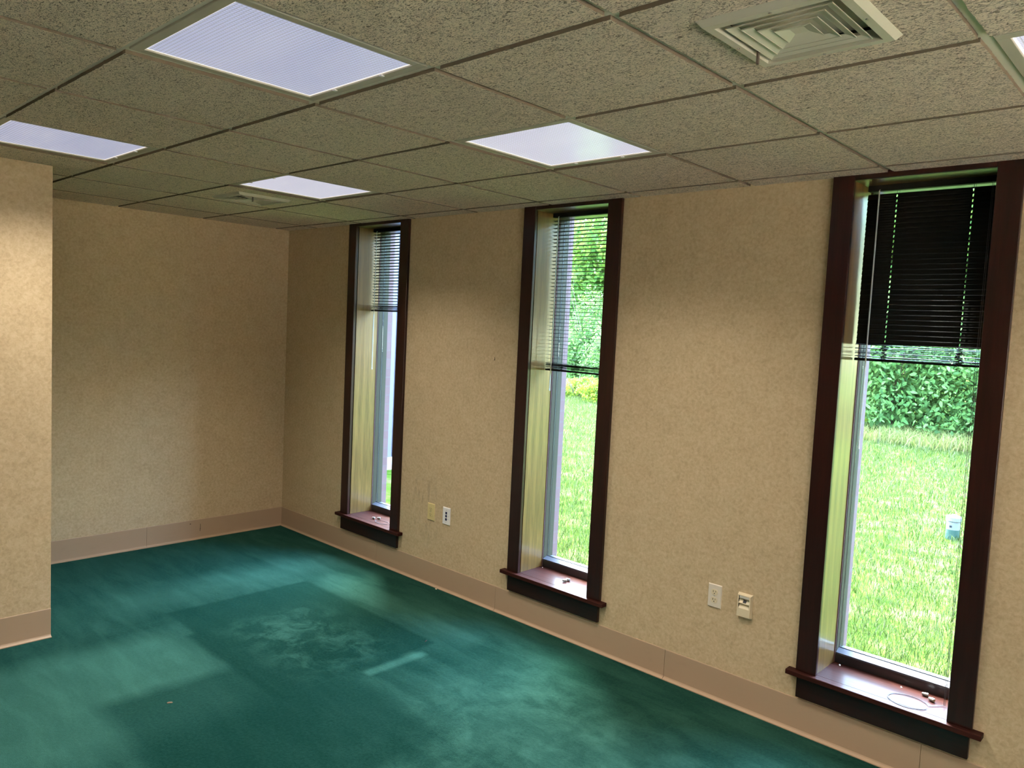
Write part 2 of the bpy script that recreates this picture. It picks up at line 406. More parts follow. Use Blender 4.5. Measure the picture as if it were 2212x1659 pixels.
for k, (y0, y1) in enumerate(BW):
    w = empty('window_%d' % (5 + k), (XR, (y0 + y1) / 2, 0)); tag(w, 'wide low window added unseen behind the viewpoint for light', kind='structure'); hw_ = (y1 - y0) / 2
    m_ = MB()
    for p, q, r_, s_ in ((-hw_, -hw_ + 0.05, 0.42, 1.85), (hw_ - 0.05, hw_, 0.42, 1.85), (-hw_ + 0.05, hw_ - 0.05, 0.42, 0.47), (-hw_ + 0.05, hw_ - 0.05, 1.80, 1.85)): m_.box(0.06, 0.12, p, q, r_, s_)
    m_.build('frame', M['bronze'], w); m_ = MB(); m_.box(0.085, 0.09, -hw_ + 0.05, hw_ - 0.05, 0.47, 1.80); m_.build('glass_pane', M['glass'], w)
    pd = bpy.data.lights.new('window_portal', 'AREA'); pd.shape = 'RECTANGLE'; pd.size = 1.43; pd.size_y = y1 - y0; pd.cycles.is_portal = True
    po = bpy.data.objects.new('window_portal', pd); COL.objects.link(po); po.location = (XR + 0.15, (y0 + y1) / 2, 1.135); po.rotation_euler = (0, R(90), 0)
mb = MB(); mb.box(1.3, XR, YN - 0.2, YN, 0.0, H + 0.02)
tag(mb.build('wall_near', M['paper']), 'beige wallpapered wall opposite the windows', kind='structure')

HW = 0.285                                    # half width of the rough openings
def pierced(y0, y1, z0, z1, oz0, oz1, hw, xa, xb):
    m_ = MB(); x = xa
    for xc in WX:
        m_.box(x, xc - hw, y0, y1, z0, z1); m_.box(xc - hw, xc + hw, y0, y1, z0, oz0); m_.box(xc - hw, xc + hw, y0, y1, oz1, z1); x = xc + hw
    m_.box(x, xb, y0, y1, z0, z1); return m_
wr = pierced(0.0, 0.205, 0.0, H + 0.02, 0.262, 2.475, HW, -0.2, XR).build('wall_right', M['paper'])
tag(wr, 'beige wallpapered wall pierced by tall narrow windows', kind='structure')
mk = MB(); mk.box(2.4475, 2.4505, -0.0012, 0.001, 1.556, 1.571).box(2.4445, 2.4475, -0.0012, 0.001, 1.556, 1.5615).box(2.4465, 2.449, -0.0012, 0.001, 1.569, 1.5745)
mk.build('torn_mark', M['dark_mark'], wr)
ex = pierced(0.206, 0.345, -0.4, 3.1, 0.24, 2.50, 0.262, -0.6, XR + 0.4).build('wall_exterior', M['brick'])
tag(ex, 'pinkish brick outer face of the window wall', kind='structure')
mb = MB(); mb.box(-0.6, XR + 0.4, YN - 0.4, 0.345, 2.95, 3.1)
tag(mb.build('roof', M['stone']), 'flat roof above the suspended ceiling', kind='structure')

# ------------------------------------------------------------------ suspended ceiling
GX = [0.4186 + 0.6096 * k for k in range(-1, 14)]
GY = [-0.1334 - 0.6067 * k for k in range(-1, 11)]
LIGHTS = [(5, 3), (5, 1), (2, 1), (2, 3), (8, 1), (8, 3), (5, 5), (8, 5), (2, 5), (11, 1), (11, 3), (11, 5)]   # (column, row) between GX[c+1].. see cell()
def cell(cx_, ry): return GX[cx_ + 1], GX[cx_ + 2], GY[ry + 2], GY[ry + 1]
VENTS = [(7, 2), (1, 1)]
random.seed(3)
TT = MB(); DROP = 0.0105; GAP = 0.0118
occupied = {(5, 3), (5, 1), (2, 1), (2, 3), (8, 1), (8, 3), (5, 5), (8, 5), (11, 1), (11, 3), (11, 5)}
def rough_tile(m_, x0, x1, y0, y1, hole=None):
    def side(p, q, n):
        out = []
        for i in range(n):
            t = i / n; x = p[0] + (q[0] - p[0]) * t; y = p[1] + (q[1] - p[1]) * t
            j = random.gauss(0, 0.0007) if i else 0
            if abs(q[0] - p[0]) > abs(q[1] - p[1]): y += j
            else: x += j
            out.append((x, y))
        return out
    nx = max(3, int((x1 - x0) / 0.012)); ny = max(3, int((y1 - y0) / 0.012))
    ring = side((x0, y0), (x1, y0), nx) + side((x1, y0), (x1, y1), ny) + side((x1, y1), (x0, y1), nx) + side((x0, y1), (x0, y0), ny)
    n = len(ring)
    low = [(x, y, H - DROP) for x, y in ring]
    mid = [(x + (0.0015 if x < (x0 + x1) / 2 - 0.25 else 0), y, H + 0.004) for x, y in ring]
    if hole is None:
        m_.cur = 0; m_.add(low, [tuple(range(n))]); m_.cur = 1; m_.add(low + mid, [(k, (k + 1) % n, n + (k + 1) % n, n + k) for k in range(n)])
        return
    # a tile with a square hole: bridge to four quadrants
    hx0, hx1, hy0, hy1 = hole
    hv = [(hx0, hy0, H - DROP), (hx1, hy0, H - DROP), (hx1, hy1, H - DROP), (hx0, hy1, H - DROP)]
    c0, c1, c2, c3 = 0, nx, nx + ny, 2 * nx + ny
    fs = [(k, (k + 1) % n, n + (k + 1) % n, n + k) for k in range(n)]
    base = 2 * n
    fs.append(tuple(range(c0, c1 + 1)) + (base + 1, base + 0))
    fs.append(tuple(range(c1, c2 + 1)) + (base + 2, base + 1))
    fs.append(tuple(range(c2, c3 + 1)) + (base + 3, base + 2))
    fs.append(tuple(range(c3, n)) + (0, base + 0, base + 3))
    m_.cur = 1; m_.add(low + mid, fs[:n]); m_.cur = 0; m_.add(low + mid + hv, fs[n:])
for i in range(len(GX) - 1):
    for j in range(len(GY) - 1):
        x0, x1 = GX[i], GX[i + 1]; y1, y0 = GY[j], GY[j + 1]
        x0c, x1c, y0c, y1c = max(x0, 0.0), min(x1, XR), max(y0, YN), min(y1, 0.0)
        if x1c - x0c < 0.03 or y1c - y0c < 0.03: continue
        if x1c <= 1.3 and y1c < -2.2: continue
        if (i - 1, j - 1) in occupied: continue
        ax0 = x0c + (GAP if x0 >= 0 else 0); ax1 = x1c - (GAP if x1 <= XR else 0)
        ay0 = y0c + (GAP if y0 >= YN else 0); ay1 = y1c - (GAP if y1 <= 0 else 0)
        hole = None
        if (i - 1, j - 1) in VENTS:
            mx_, my_ = (x0 + x1) / 2, (y0 + y1) / 2; hole = (mx_ - 0.15, mx_ + 0.15, my_ - 0.15, my_ + 0.15)
        rough_tile(TT, ax0, ax1, ay0, ay1, hole)
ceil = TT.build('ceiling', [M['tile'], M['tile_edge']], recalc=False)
tag(ceil, 'suspended ceiling of square fissured acoustic tiles', kind='structure')
tm = MB()
for x in GX:
    if 0.02 < x < XR: tm.box(x - 0.0119, x + 0.0119, YN, 0.0, H, H + 0.003)
for y in GY:
    if YN < y < -0.02:
        xs = [0.0] + [x for x in GX if 0.02 < x < XR] + [XR]
        for p, q in zip(xs[:-1], xs[1:]): tm.box(p + 0.0119, q - 0.0119, y - 0.0119, y + 0.0119, H + 0.0004, H + 0.003)
tm.box(0.0, XR, YN, 0.0, H + 0.016, H + 0.02)
tm.build('ceiling_grid', M['tee'], ceil)['label'] = 'pale metal tee grid between the tiles'

# ------------------------------------------------------------------ ceiling lights
def make_light(bright):
    t = empty('ceiling_light')
    f = MB(); o_, i_ = 0.291, 0.262
    for (x0, x1, y0, y1) in ((-o_, o_, i_, o_), (-o_, o_, -o_, -i_), (-o_, -i_, -i_, i_), (i_, o_, -i_, i_)):
        f.bbox(x0, x1, y0, y1, -0.005, 0.012, 0.0015)
    f.box(-0.262, 0.262, -0.262, 0.262, 0.030, 0.033)
    f.build('frame', M['light_frame'], t)
    l = MB(); l.box(-0.2615, 0.2615, -0.2615, 0.2615, 0.000, 0.004)
    l.build('lens', M['lens_white' if bright else 'lens_blue'], t)['label'] = 'glowing prismatic lens with small square cells'
    for x in (-0.12, 0.12):
        h = MB(); h.bbox(x - 0.006, x + 0.006, 0.256, 0.268, -0.008, -0.0035, 0.001); h.build('latch', M['white'], t)
    return t
def lamp(x, y, k=1.0):
    d = bpy.data.lights.new('fluorescent_lamp', 'AREA'); d.shape = 'SQUARE'; d.size = 0.5; d.energy = LAMP_WATTS * k
    d.color = (1.0, 0.93, 0.84); d.spread = R(LAMP_SPREAD)
    o = bpy.data.objects.new('fluorescent_lamp', d); COL.objects.link(o); o.location = (x, y, H - 0.012)
LL = {(5, 3): ('large bluish square ceiling light nearest the viewer', 0), (5, 1): ('square ceiling light with yellowish window glare, above the middle window', 1),
      (2, 1): ('small distant ceiling light beside the far air vent', 1), (2, 3): ('bluish ceiling light above the jutting left wall', 0),
      (8, 1): ('square ceiling light cut off at the top right corner', 1)}
protoL = {}
for k in [(5, 3), (5, 1), (2, 1), (2, 3), (8, 1), (8, 3), (5, 5), (8, 5), (11, 1), (11, 3), (11, 5)]:
    lab, br = LL.get(k, ('square ceiling light behind the viewpoint', 1))
    x0, x1, y0, y1 = cell(*k)
    if br not in protoL: protoL[br] = make_light(br); t = protoL[br]
    else: t = copy_tree(protoL[br])
    t.location = ((x0 + x1) / 2, (y0 + y1) / 2, H); t.rotation_euler = (0, 0, R(180) if k == (2, 1) else 0)
    tag(t, lab, 'ceiling light', 'square lights in the suspended ceiling')
    lamp((x0 + x1) / 2, (y0 + y1) / 2, 1.0 if k[0] < 8 else 0.62)

# ------------------------------------------------------------------ air vents
def frustum_ring(m_, ro, ri, zo, zi, th=0.0015):
    """sloping square ring, outer half-size ro at zo, inner ri at zi, as a thin solid"""
    for s_ in (0,):
        O = [(-ro, -ro), (ro, -ro), (ro, ro), (-ro, ro)]; I = [(-ri, -ri), (ri, -ri), (ri, ri), (-ri, ri)]
        vs = [(x, y, zo) for x, y in O] + [(x, y, zi) for x, y in I] + [(x, y, zo + th) for x, y in O] + [(x, y, zi + th) for x, y in I]
        fs = []
        for k in range(4):
            q = (k + 1) % 4
            fs += [(k, q, 4 + q, 4 + k), (8 + k, 12 + k, 12 + q, 8 + q), (k, 8 + k, 8 + q, q), (4 + k, 4 + q, 12 + q, 12 + k)]
        m_.add(vs, fs)
def make_vent():
    t = empty('air_vent')
    f = MB()
    frustum_ring(f, 0.170, 0.158, 0.0, -0.014)
    frustum_ring(f, 0.158, 0.138, -0.014, -0.014)
    frustum_ring(f, 0.138, 0.134, -0.014, 0.012)
    f.build('frame', M['vent'], t)
    for ro in (0.120, 0.094, 0.068):
        v_ = MB(); frustum_ring(v_, ro, ro - 0.019, -0.012, -0.0068); frustum_ring(v_, ro + 0.0012, ro - 0.001, -0.0135, -0.0135)
        v_.build('louvre', M['vent'], t)
    p = MB(); frustum_ring(p, 0.041, 0.016, -0.012, -0.005); p.box(-0.016, 0.016, -0.016, 0.016, -0.0052, -0.0035)
    p.build('centre_pan', M['vent'], t)
    d = MB(); d.box(-0.15, 0.15, -0.15, 0.15, 0.13, 0.135)
    for s_ in (-1, 1):
        d.box(s_ * 0.150 - 0.002, s_ * 0.150 + 0.002, -0.15, 0.15, 0.0, 0.13); d.box(-0.15, 0.15, s_ * 0.150 - 0.002, s_ * 0.150 + 0.002, 0.0, 0.13)
    d.build('duct', M['duct'], t)
    for x, y in ((0, 0.149), (0, -0.149), (0.149, 0), (-0.149, 0)):
        s = MB(); s.tube([(x, y, -0.0165), (x, y, -0.013)], 0.0035, 8); s.build('screw', M['screw'], t)
    lv = MB(); lv.bbox(-0.130, -0.123, 0.055, 0.062, -0.040, -0.006, 0.0015)
    lv.build('lever', M['leverm'], t)
    return t
v1 = make_vent(); x0, x1, y0, y1 = cell(7, 2); v1.location = ((x0 + x1) / 2, (y0 + y1) / 2, H - DROP)
tag(v1, 'large square stepped air vent above the right window', 'air vent', 'square ceiling air vents')
v2 = copy_tree(v1); x0, x1, y0, y1 = cell(1, 1); v2.location = ((x0 + x1) / 2, (y0 + y1) / 2, H - DROP); v2.rotation_euler = (0, 0, R(180))
tag(v2, 'small far air vent beside the distant ceiling light', 'air vent', 'square ceiling air vents')

# ------------------------------------------------------------------ baseboards
def base_profile(sgn=1):
    return [(0, 0.0), (0.020, 0.0), (0.020, 0.0035), (0.012, 0.0055), (0.0065, 0.009), (0.0042, 0.015), (0.0042, 0.152), (0.003, 0.155), (0, 0.155)]
def baseboard(name, label, spans, axis, place):
    m_ = MB()
    for t0, t1 in spans: m_.extrude([place(p) for p in base_profile()], axis, t0, t1)
    o = m_.build(name, M['vinyl'], smooth=False); return tag(o, label, kind='structure')
baseboard('baseboard_right', 'tan vinyl baseboard under the windows', [(0.004, 1.3325), (1.3342, 2.5515), (2.5535, 3.7735), (3.7755, 4.980), (4.9825, 6.2), (6.202, XR)], 'x', lambda p: (-p[0], p[1]))
bf = baseboard('baseboard_far', 'tan vinyl baseboard along the far wall', [(-2.115, -1.1135), (-1.112, -0.004)], 'y', lambda p: (p[0], p[1]))
dm = MB(); dm.box(0.0040, 0.0047, -0.707, -0.704, 0.075, 0.118).box(0.0040, 0.0047, -0.709, -0.706, 0.060, 0.082).box(0.0040, 0.0047, -0.79, -0.78, 0.125, 0.130)
dm.build('scuff', M['dark_mark'], bf)
baseboard('baseboard_left', 'tan vinyl baseboard on the jutting left wall', [(YN, -2.115)], 'y', lambda p: (1.3 + p[0], p[1]))

# ------------------------------------------------------------------ windows
ZS = 0.290                                    # top of the sill boards
ZH = 2.452                                    # underside of the head
def make_window(idx, xc, label):
    w = empty('window_%d' % idx, (xc, 0, 0)); tag(w, label, kind='structure')
    for s in (-1, 1):
        m_ = MB(); a0, a1 = sorted((s * 0.260, s * 0.350)); m_.bbox(a0, a1, -0.021, 0.0, ZS, H - 0.0005, 0.0025)
        m_.build('side_casing', M['wood'], w)
    m_ = MB(); m_.bbox(-0.2598, 0.2598, -0.0195, 0.0, ZH, H - 0.0005, 0.002); m_.build('head_casing', M['wood'], w)
    for s in (-1, 1):
        m_ = MB(); a0, a1 = sorted((s * 0.2655, s * 0.2845)); m_.box(a0, a1, 0.012, 0.2045, ZS, ZH + 0.02); m_.build('side_jamb', M['jamb'], w)
    m_ = MB(); m_.box(-0.2655, 0.2655, 0.0005, 0.2045, ZH, ZH + 0.02); m_.build('head_jamb', M['jamb'], w)
    m_ = MB(); m_.bbox(-0.387, 0.387, -0.046, 0.0, 0.268, ZS, 0.003); m_.box(-0.2845, 0.2845, 0.0, 0.215, 0.268, ZS - 0.0003)
    m_.build('sill_board', M['sill'], w)
    m_ = MB(); m_.bbox(-0.343, 0.343, -0.021, 0.0, 0.168, 0.268, 0.003); m_.build('apron', M['apron'], w)
    m_ = MB()
    for s in (-1, 1):
        a0, a1 = sorted((s * 0.272, s * 0.2845)); m_.box(a0, a1, 0.0005, 0.012, ZS, ZH)  # solid black strip painted as shade in the recess behind the casing
        a0, a1 = sorted((s * 0.266, s * 0.2845)); m_.box(a0, a1, 0.2047, 0.213, ZS, ZH)
    m_.build('gap_shade_and_gasket', M['gasket'], w)
    # metal frame, glazing stops and pane
    m_ = MB()
    for s in (-1, 1):
        a0, a1 = sorted((s * 0.2615, s * 0.2595)); m_.box(a0, a1, 0.213, 0.245, ZS, 2.47); m_.box(a0, a1, 0.261, 0.298, ZS, 2.47)
    m_.build('side_rail', M['alu'], w)
    m_ = MB(); m_.box(-0.2595, 0.2595, 0.2085, 0.2455, ZS - 0.004, 0.330); m_.box(-0.2595, 0.2595, 0.2085, 0.30, 2.436, 2.47)
    m_.build('frame', M['bronze'], w)
    m_ = MB(); m_.extrude([(0.2085, 0.3302), (0.2455, 0.3302), (0.2455, 0.350), (0.2395, 0.350), (0.2085, 0.3375)], 'x', -0.2595, 0.2595)
    m_.box(-0.2595, 0.2595, 0.262, 0.300, 0.270, 0.344)
    m_.build('bottom_rail', M['rail'], w)
    m_ = MB()
    for s in (-1, 1):
        a0, a1 = sorted((s * 0.2615, s * 0.2605)); m_.box(a0, a1, 0.245, 0.261, ZS, 2.47)
    m_.box(-0.2595, 0.2595, 0.2457, 0.2485, 0.330, 0.3535)
    m_.build('gasket', M['gasket'], w)
    m_ = MB()
    for s in (-1, 1):
        a0, a1 = sorted((s * 0.2605, s * 0.2585)); m_.box(a0, a1, 0.2495, 0.2515, 0.33, 2.436)
    m_.build('bead', M['bead'], w)
    m_ = MB(); m_.box(-0.258, 0.258, 0.2518, 0.2565, 0.334, 2.436); m_.build('glass_pane', M['glass'], w)
    return w
make_window(1, WX[0], 'narrow tall window nearest the far corner, mahogany trim')
make_window(2, WX[1], 'middle narrow tall window with mahogany trim')
make_window(3, WX[2], 'widest-looking tall window on the right, mahogany trim')
make_window(4, WX[3], 'tall narrow window behind the viewpoint')

# ------------------------------------------------------------------ blinds
PITCH = 0.0215
HOLES = (-0.138, 0.150)
def slat_strip(m_, z, tilt, yc, hw=0.2575, hole=True, skew=0.0, sag=0.0, half=0.0125):
    """one curved slat; route holes are real gaps in the strip"""
    prof = [(-half, 0.0), (-half * 0.45, 0.0011), (half * 0.45, 0.0011), (half, 0.0)]
    ct, st = math.cos(tilt), math.sin(tilt)
    xs = [-hw]
    for h_ in HOLES: xs += [h_ - 0.0024, h_ + 0.0024]
    xs.append(hw)
    xs = sorted(xs + [-0.07, 0.0, 0.07])
    vs = []; n = len(prof)
    for x in xs:
        dz = skew * x + sag * (x / hw) ** 2
        for y, zz in prof: vs.append((x, yc + y * ct - zz * st, z + dz + y * st + zz * ct))
    fs = []
    for i in range(len(xs) - 1):
        mid = (xs[i] + xs[i + 1]) / 2
        ishole = hole and any(abs(mid - h_) < 0.0025 for h_ in HOLES)
        for k in range(n - 1):
            if ishole and k == 1: continue
            fs.append((i * n + k, i * n + k + 1, (i + 1) * n + k + 1, (i + 1) * n + k))
    m_.add(vs, fs)
def make_blind(xc, label, tilt, z_stack, z_bot, n_stack, wand_z, closed=False, cord_z=ZS + 0.01):
    random.seed(int(xc * 100))
    t = empty('venetian_blind', (xc, 0, 0)); tag(t, label, 'blind', 'black venetian blinds in the windows')
    Y = 0.145
    m_ = MB(); m_.bbox(-0.255, 0.255, Y - 0.013, Y + 0.013, 2.4265, ZH - 0.0005, 0.002); m_.build('headrail', M['slat'], t)
    m_ = MB(); z = 2.4265 - 0.020 - (0.004 if closed else 0)
    zs = []
    while z > z_stack + 0.004:
        slat_strip(m_, z, tilt, Y + random.gauss(0, 0.0003), sag=random.gauss(0, 0.0004)); zs.append(z); z -= PITCH
    o = m_.build('slats', M['slat'], t, smooth=True, recalc=False)
    md = o.modifiers.new('thickness', 'SOLIDIFY'); md.thickness = 0.0004
    m_ = MB()
    for k in range(n_stack):
        zz = z_bot + 0.012 + (z_stack - z_bot - 0.014) * k / max(1, n_stack - 1)
        slat_strip(m_, zz, random.uniform(-0.12, 0.12) + (0.1 if closed else 0), Y + random.uniform(-0.002, 0.002), skew=random.gauss(0, 0.012 if closed else 0.005), sag=random.gauss(0, 0.0012))
    o = m_.build('gathered_slats', M['slat'], t, smooth=True, recalc=False)
    md = o.modifiers.new('thickness', 'SOLIDIFY'); md.thickness = 0.0004
    m_ = MB(); m_.bbox(-0.2585, 0.2585, Y - 0.011, Y + 0.011, z_bot, z_bot + 0.010, 0.002); m_.build('bottom_rail', M['slat'], t)
    # ladder cords
    m_ = MB()
    for x in HOLES:
        for dy in (-0.0135, 0.0135): m_.tube([(x + 0.0045, Y + dy, 2.43), (x + 0.0045, Y + dy, z_stack)], 0.0006, 4)
        m_.tube([(x, Y, 2.43), (x, Y, z_bot + 0.005)], 0.0007, 4)
    m_.build('ladder_cord', M['cord'], t)
    # cord gathered into knots where the slats are stacked
    for x in HOLES:
        m_ = MB(); pts = []; nk = 70 if closed else 34
        for q in range(nk):
            u_ = q / (nk - 1)
            rr = 0.013 if closed else 0.006
            pts.append((x + random.uniform(-rr, rr) * 1.1, Y + random.choice((-1, 1)) * random.uniform(0.011, 0.017), z_stack - 0.002 - (z_stack - z_bot - 0.004) * u_ + random.uniform(-0.003, 0.003)))
        m_.tube(pts, 0.0020 if closed else 0.0013, 4)
        m_.build('cord_tangle', M['cord'], t)
    # tilt wand
    m_ = MB(); xw = -0.205
    m_.tube([(xw, Y - 0.020, 2.425), (xw, Y - 0.022, wand_z)], 0.0032, 6); m_.tube([(xw, Y - 0.022, wand_z), (xw, Y - 0.022, wand_z - 0.012)], 0.0046, 8)
    w = m_.build('tilt_wand', M['wand'], t); w['label'] = 'clear plastic wand'
    m_ = MB(); m_.tube([(xw, Y - 0.013, 2.432), (xw, Y - 0.021, 2.428), (xw, Y - 0.021, 2.418)], 0.0014, 5); m_.build('hook', M['screw'], w)
    return t, Y
def lift_cord(t, Y, x, z1, tassels, loop=None, dark=False):
    m_ = MB()
    for dx in (0, 0.0045):
        pts = [(x + dx, Y - 0.016, 2.43), (x + dx * 1.5, Y - 0.024, 1.6), (x + dx, Y - 0.028, z1)]
        m_.tube(pts, 0.0012, 4)
    if loop:
        cx_, cy_, rx_, ry_ = loop
        for q in range(2):
            pts = [(x, Y - 0.028, z1)]
            for k in range(26):
                th = R(20) + R(330) * k / 25
                pts.append((cx_ + (rx_ + 0.004 * q) * math.cos(th), cy_ + (ry_ - 0.005 * q) * math.sin(th), ZS + 0.0015 + 0.001 * q))
            m_.tube(pts, 0.0009, 5)
    o = m_.build('lift_cord', M['greycord' if not dark else 'cord'], t)
    for (tx, ty, rz) in tassels:
        m_ = MB(); d = Vector((math.cos(rz), math.sin(rz), 0)); p = Vector((tx, ty, ZS + 0.0082))
        m_.tube([p - d * 0.012, p - d * 0.010, p, p + d * 0.011, p + d * 0.013], [0.0045, 0.0062, 0.0078, 0.0080, 0.0060], 12)
        m_.build('tassel', M['tassel'], o, smooth=False)
b1, Y1 = make_blind(WX[0], 'half-open black venetian blind in the window nearest the far corner', R(-11), 1.880, 1.836, 11, 1.41)
lift_cord(b1, Y1, 0.20, ZS + 0.004, [(-0.005, 0.085, 0.5), (-0.035, 0.060, 0.2)], (0.09, 0.045, 0.07, 0.035))
b2, Y2 = make_blind(WX[1], 'half-lowered black venetian blind with open slats, middle window', R(-5), 1.562, 1.516, 12, 1.41)
lift_cord(b2, Y2, 0.205, ZS + 0.004, [(0.02, 0.115, 0.1), (0.018, 0.085, 0.9)])
b3, Y3 = make_blind(WX[2], 'closed black venetian blind with tangled cords, right window', R(74), 1.770, 1.692, 9, 1.315, closed=True)
lift_cord(b3, Y3, 0.217, ZS + 0.004, [(0.135, 0.158, 0.15), (0.168, 0.128, -0.35)], (0.100, 0.045, 0.075, 0.062))

# ------------------------------------------------------------------ outlets
def duplex(x, z, plate_m, name_label, face_m):
    t = empty('wall_outlet', (x, 0, z)); tag(t, name_label, 'outlet')
    m_ = MB()
    # bevelled plate
    W, Hh = 0.036, 0.0575
    vs = [(-W, 0, -Hh), (W, 0, -Hh), (W, 0, Hh), (-W, 0, Hh), (-W + 0.0035, -0.0058, -Hh + 0.0035), (W - 0.0035, -0.0058, -Hh + 0.0035), (W - 0.0035, -0.0058, Hh - 0.0035), (-W + 0.0035, -0.0058, Hh - 0.0035)]
    m_.add(vs, [(4, 5, 6, 7), (0, 1, 5, 4), (1, 2, 6, 5), (2, 3, 7, 6), (3, 0, 4, 7), (0, 3, 2, 1)]); m_.build('plate', plate_m, t)
    for s in (-1, 1):
        m_ = MB(); pr = []
        for k in range(28):
            th = 2 * math.pi * k / 28; px_ = 0.0168 * math.cos(th); pz = max(-0.0132, min(0.0132, 0.0168 * math.sin(th)))
            pr.append((px_, pz + s * 0.0195))
        m_.extrude(pr, 'y', -0.0075, -0.005)
        rc = m_.build('receptacle', face_m, t)
        m_ = MB(); zc = s * 0.0195
        m_.box(-0.0075, -0.0052, -0.0078, -0.0074, zc - 0.001, zc + 0.008); m_.box(0.0052, 0.0072, -0.0078, -0.0074, zc - 0.000, zc + 0.0075)
        m_.tube([(0, -0.0079, zc - 0.0065), (0, -0.0074, zc - 0.0065)], 0.0026, 10)
        m_.build('slots', M['black'], rc)
    m_ = MB(); m_.tube([(0, -0.0072, 0), (0, -0.0056, 0)], 0.0024, 10); m_.build('screw', M['screw'], t)
    return t
duplex(1.917, 0.498, M['ivory'], 'ivory duplex outlet right of the far window, beside smudges', M['ivory'])
duplex(4.028, 0.507, M['offwhite'], 'off-white duplex outlet between the middle and right windows', M['almond'])
t = empty('data_plate', (2.072, 0, 0.500)); tag(t, 'white wall plate with three dark square jacks', 'data outlet')
m_ = MB(); W, Hh = 0.036, 0.0575
vs = [(-W, 0, -Hh), (W, 0, -Hh), (W, 0, Hh), (-W, 0, Hh), (-W + 0.003, -0.006, -Hh + 0.003), (W - 0.003, -0.006, -Hh + 0.003), (W - 0.003, -0.006, Hh - 0.003), (-W + 0.003, -0.006, Hh - 0.003)]
m_.add(vs, [(4, 5, 6, 7), (0, 1, 5, 4), (1, 2, 6, 5), (2, 3, 7, 6), (3, 0, 4, 7), (0, 3, 2, 1)]); m_.build('plate', M['white'], t)
for zz in (0.0205, 0.0, -0.0215):
    m_ = MB(); m_.box(-0.008, 0.008, -0.0066, -0.0058, zz - 0.008, zz + 0.008); m_.build('jack', M['navy'], t)
for zz in (0.040, -0.040):
    m_ = MB(); m_.tube([(0, -0.0068, zz), (0, -0.0058, zz)], 0.0024, 10); m_.build('screw', M['screw'], t)
m_ = MB()
for zz in (0.001, -0.019):
    for dx in (0.015, 0.0185, 0.0215): m_.box(dx, dx + 0.0022, -0.0063, -0.0059, zz - 0.0018, zz + 0.0018)
m_.build('lettering', M['screw'], t)

t = empty('data_box', (4.187, 0, 0.505)); tag(t, 'raised almond jack plate with one black port, right of the off-white outlet', 'data outlet')
m_ = MB(); W, Hh, D = 0.0365, 0.057, 0.019
# shell: a picture-frame with a stepped recess
m_.add([(-W, 0, -Hh), (W, 0, -Hh), (W, 0, Hh), (-W, 0, Hh), (-W + 0.004, -D, -Hh + 0.004), (W - 0.004, -D, -Hh + 0.004), (W - 0.004, -D, Hh - 0.007), (-W + 0.004, -D, Hh - 0.007),
        (-0.0265, -D, -0.050), (0.0265, -D, -0.050), (0.0265, -D, 0.0475), (-0.0265, -D, 0.0475)],
       [(0, 1, 5, 4), (1, 2, 6, 5), (2, 3, 7, 6), (3, 0, 4, 7), (0, 3, 2, 1), (4, 5, 9, 8), (5, 6, 10, 9), (6, 7, 11, 10), (7, 4, 8, 11)])
m_.build('shell', M['almond'], t)
m_ = MB()   # side view profile (y, z) of the label ledge, two sloping port bays and the blank foot
m_.extrude([(-D + 0.001, 0.0475), (-D + 0.001, 0.0345), (-0.004, 0.0345), (-0.004, 0.0475)], 'x', -0.0265, 0.0265)
m_.extrude([(-0.004, 0.0345), (-0.006, 0.030), (-D + 0.001, 0.012), (-D + 0.001, 0.009), (-0.004, 0.009)], 'x', -0.0265, 0.0265)
m_.extrude([(-0.004, 0.009), (-0.006, 0.004), (-D + 0.001, -0.014), (-D + 0.001, -0.050), (-0.004, -0.050)], 'x', -0.0265, 0.0265)
m_.build('port_bay', M['almond'], t)
m_ = MB(); m_.box(-0.022, 0.025, -D - 0.0002, -D + 0.0012, 0.036, 0.046); m_.build('label_window', plain('clear_label', (0.55, 0.52, 0.45), 0.2), t)
m_ = MB(); m_.box(-0.0250, -0.0225, -D - 0.0005, -D + 0.001, 0.0375, 0.0455)
sl = Vector((0, -(D - 0.001 - 0.006), -0.018)).normalized(); q0 = Vector((0, -0.006, 0.030)); nrm = Vector((0, -0.018, 0.012)).normalized() * 0.0006
pv = []
for (dx, u_) in ((-0.006, 0.004), (0.010, 0.004), (0.010, 0.019), (-0.006, 0.019)): pv.append(q0 + sl * u_ + Vector((dx, 0, 0)) + nrm)
m_.add(pv + [p - nrm * 1.5 for p in pv], [(0, 1, 2, 3), (4, 7, 6, 5), (0, 4, 5, 1), (1, 5, 6, 2), (2, 6, 7, 3), (3, 7, 4, 0)])
m_.build('port', M['black'], t)

# ------------------------------------------------------------------ crumbs
def chip(name, label, cat, loc, mat, sx, sy, sz, seed):
    rnd = random.Random(seed); bm = bmesh.new(); bmesh.ops.create_icosphere(bm, subdivisions=2, radius=1)
    for v in bm.verts:
        k = 1 + rnd.uniform(-0.28, 0.28); v.co = Vector((v.co.x * sx * k, v.co.y * sy * k, max(-0.6, v.co.z) * sz * k))
    me = bpy.data.meshes.new(name); bm.to_mesh(me); bm.free(); me.materials.append(mat)
    o = bpy.data.objects.new(name, me); COL.objects.link(o); o.location = (loc[0], loc[1], loc[2] + sz * 0.5); o.rotation_euler = (0, 0, seed)
    return tag(o, label, cat)
chip('debris_chip', 'small tan chip lying alone on the carpet in front', 'debris', (2.409, -1.95, 0), M['chip'], 0.012, 0.007, 0.002, 1)
chip('debris_twig', 'thin dark brown scrap on the carpet near the middle', 'debris', (2.633, -0.63, 0), M['dark_mark'], 0.014, 0.003, 0.002, 2)
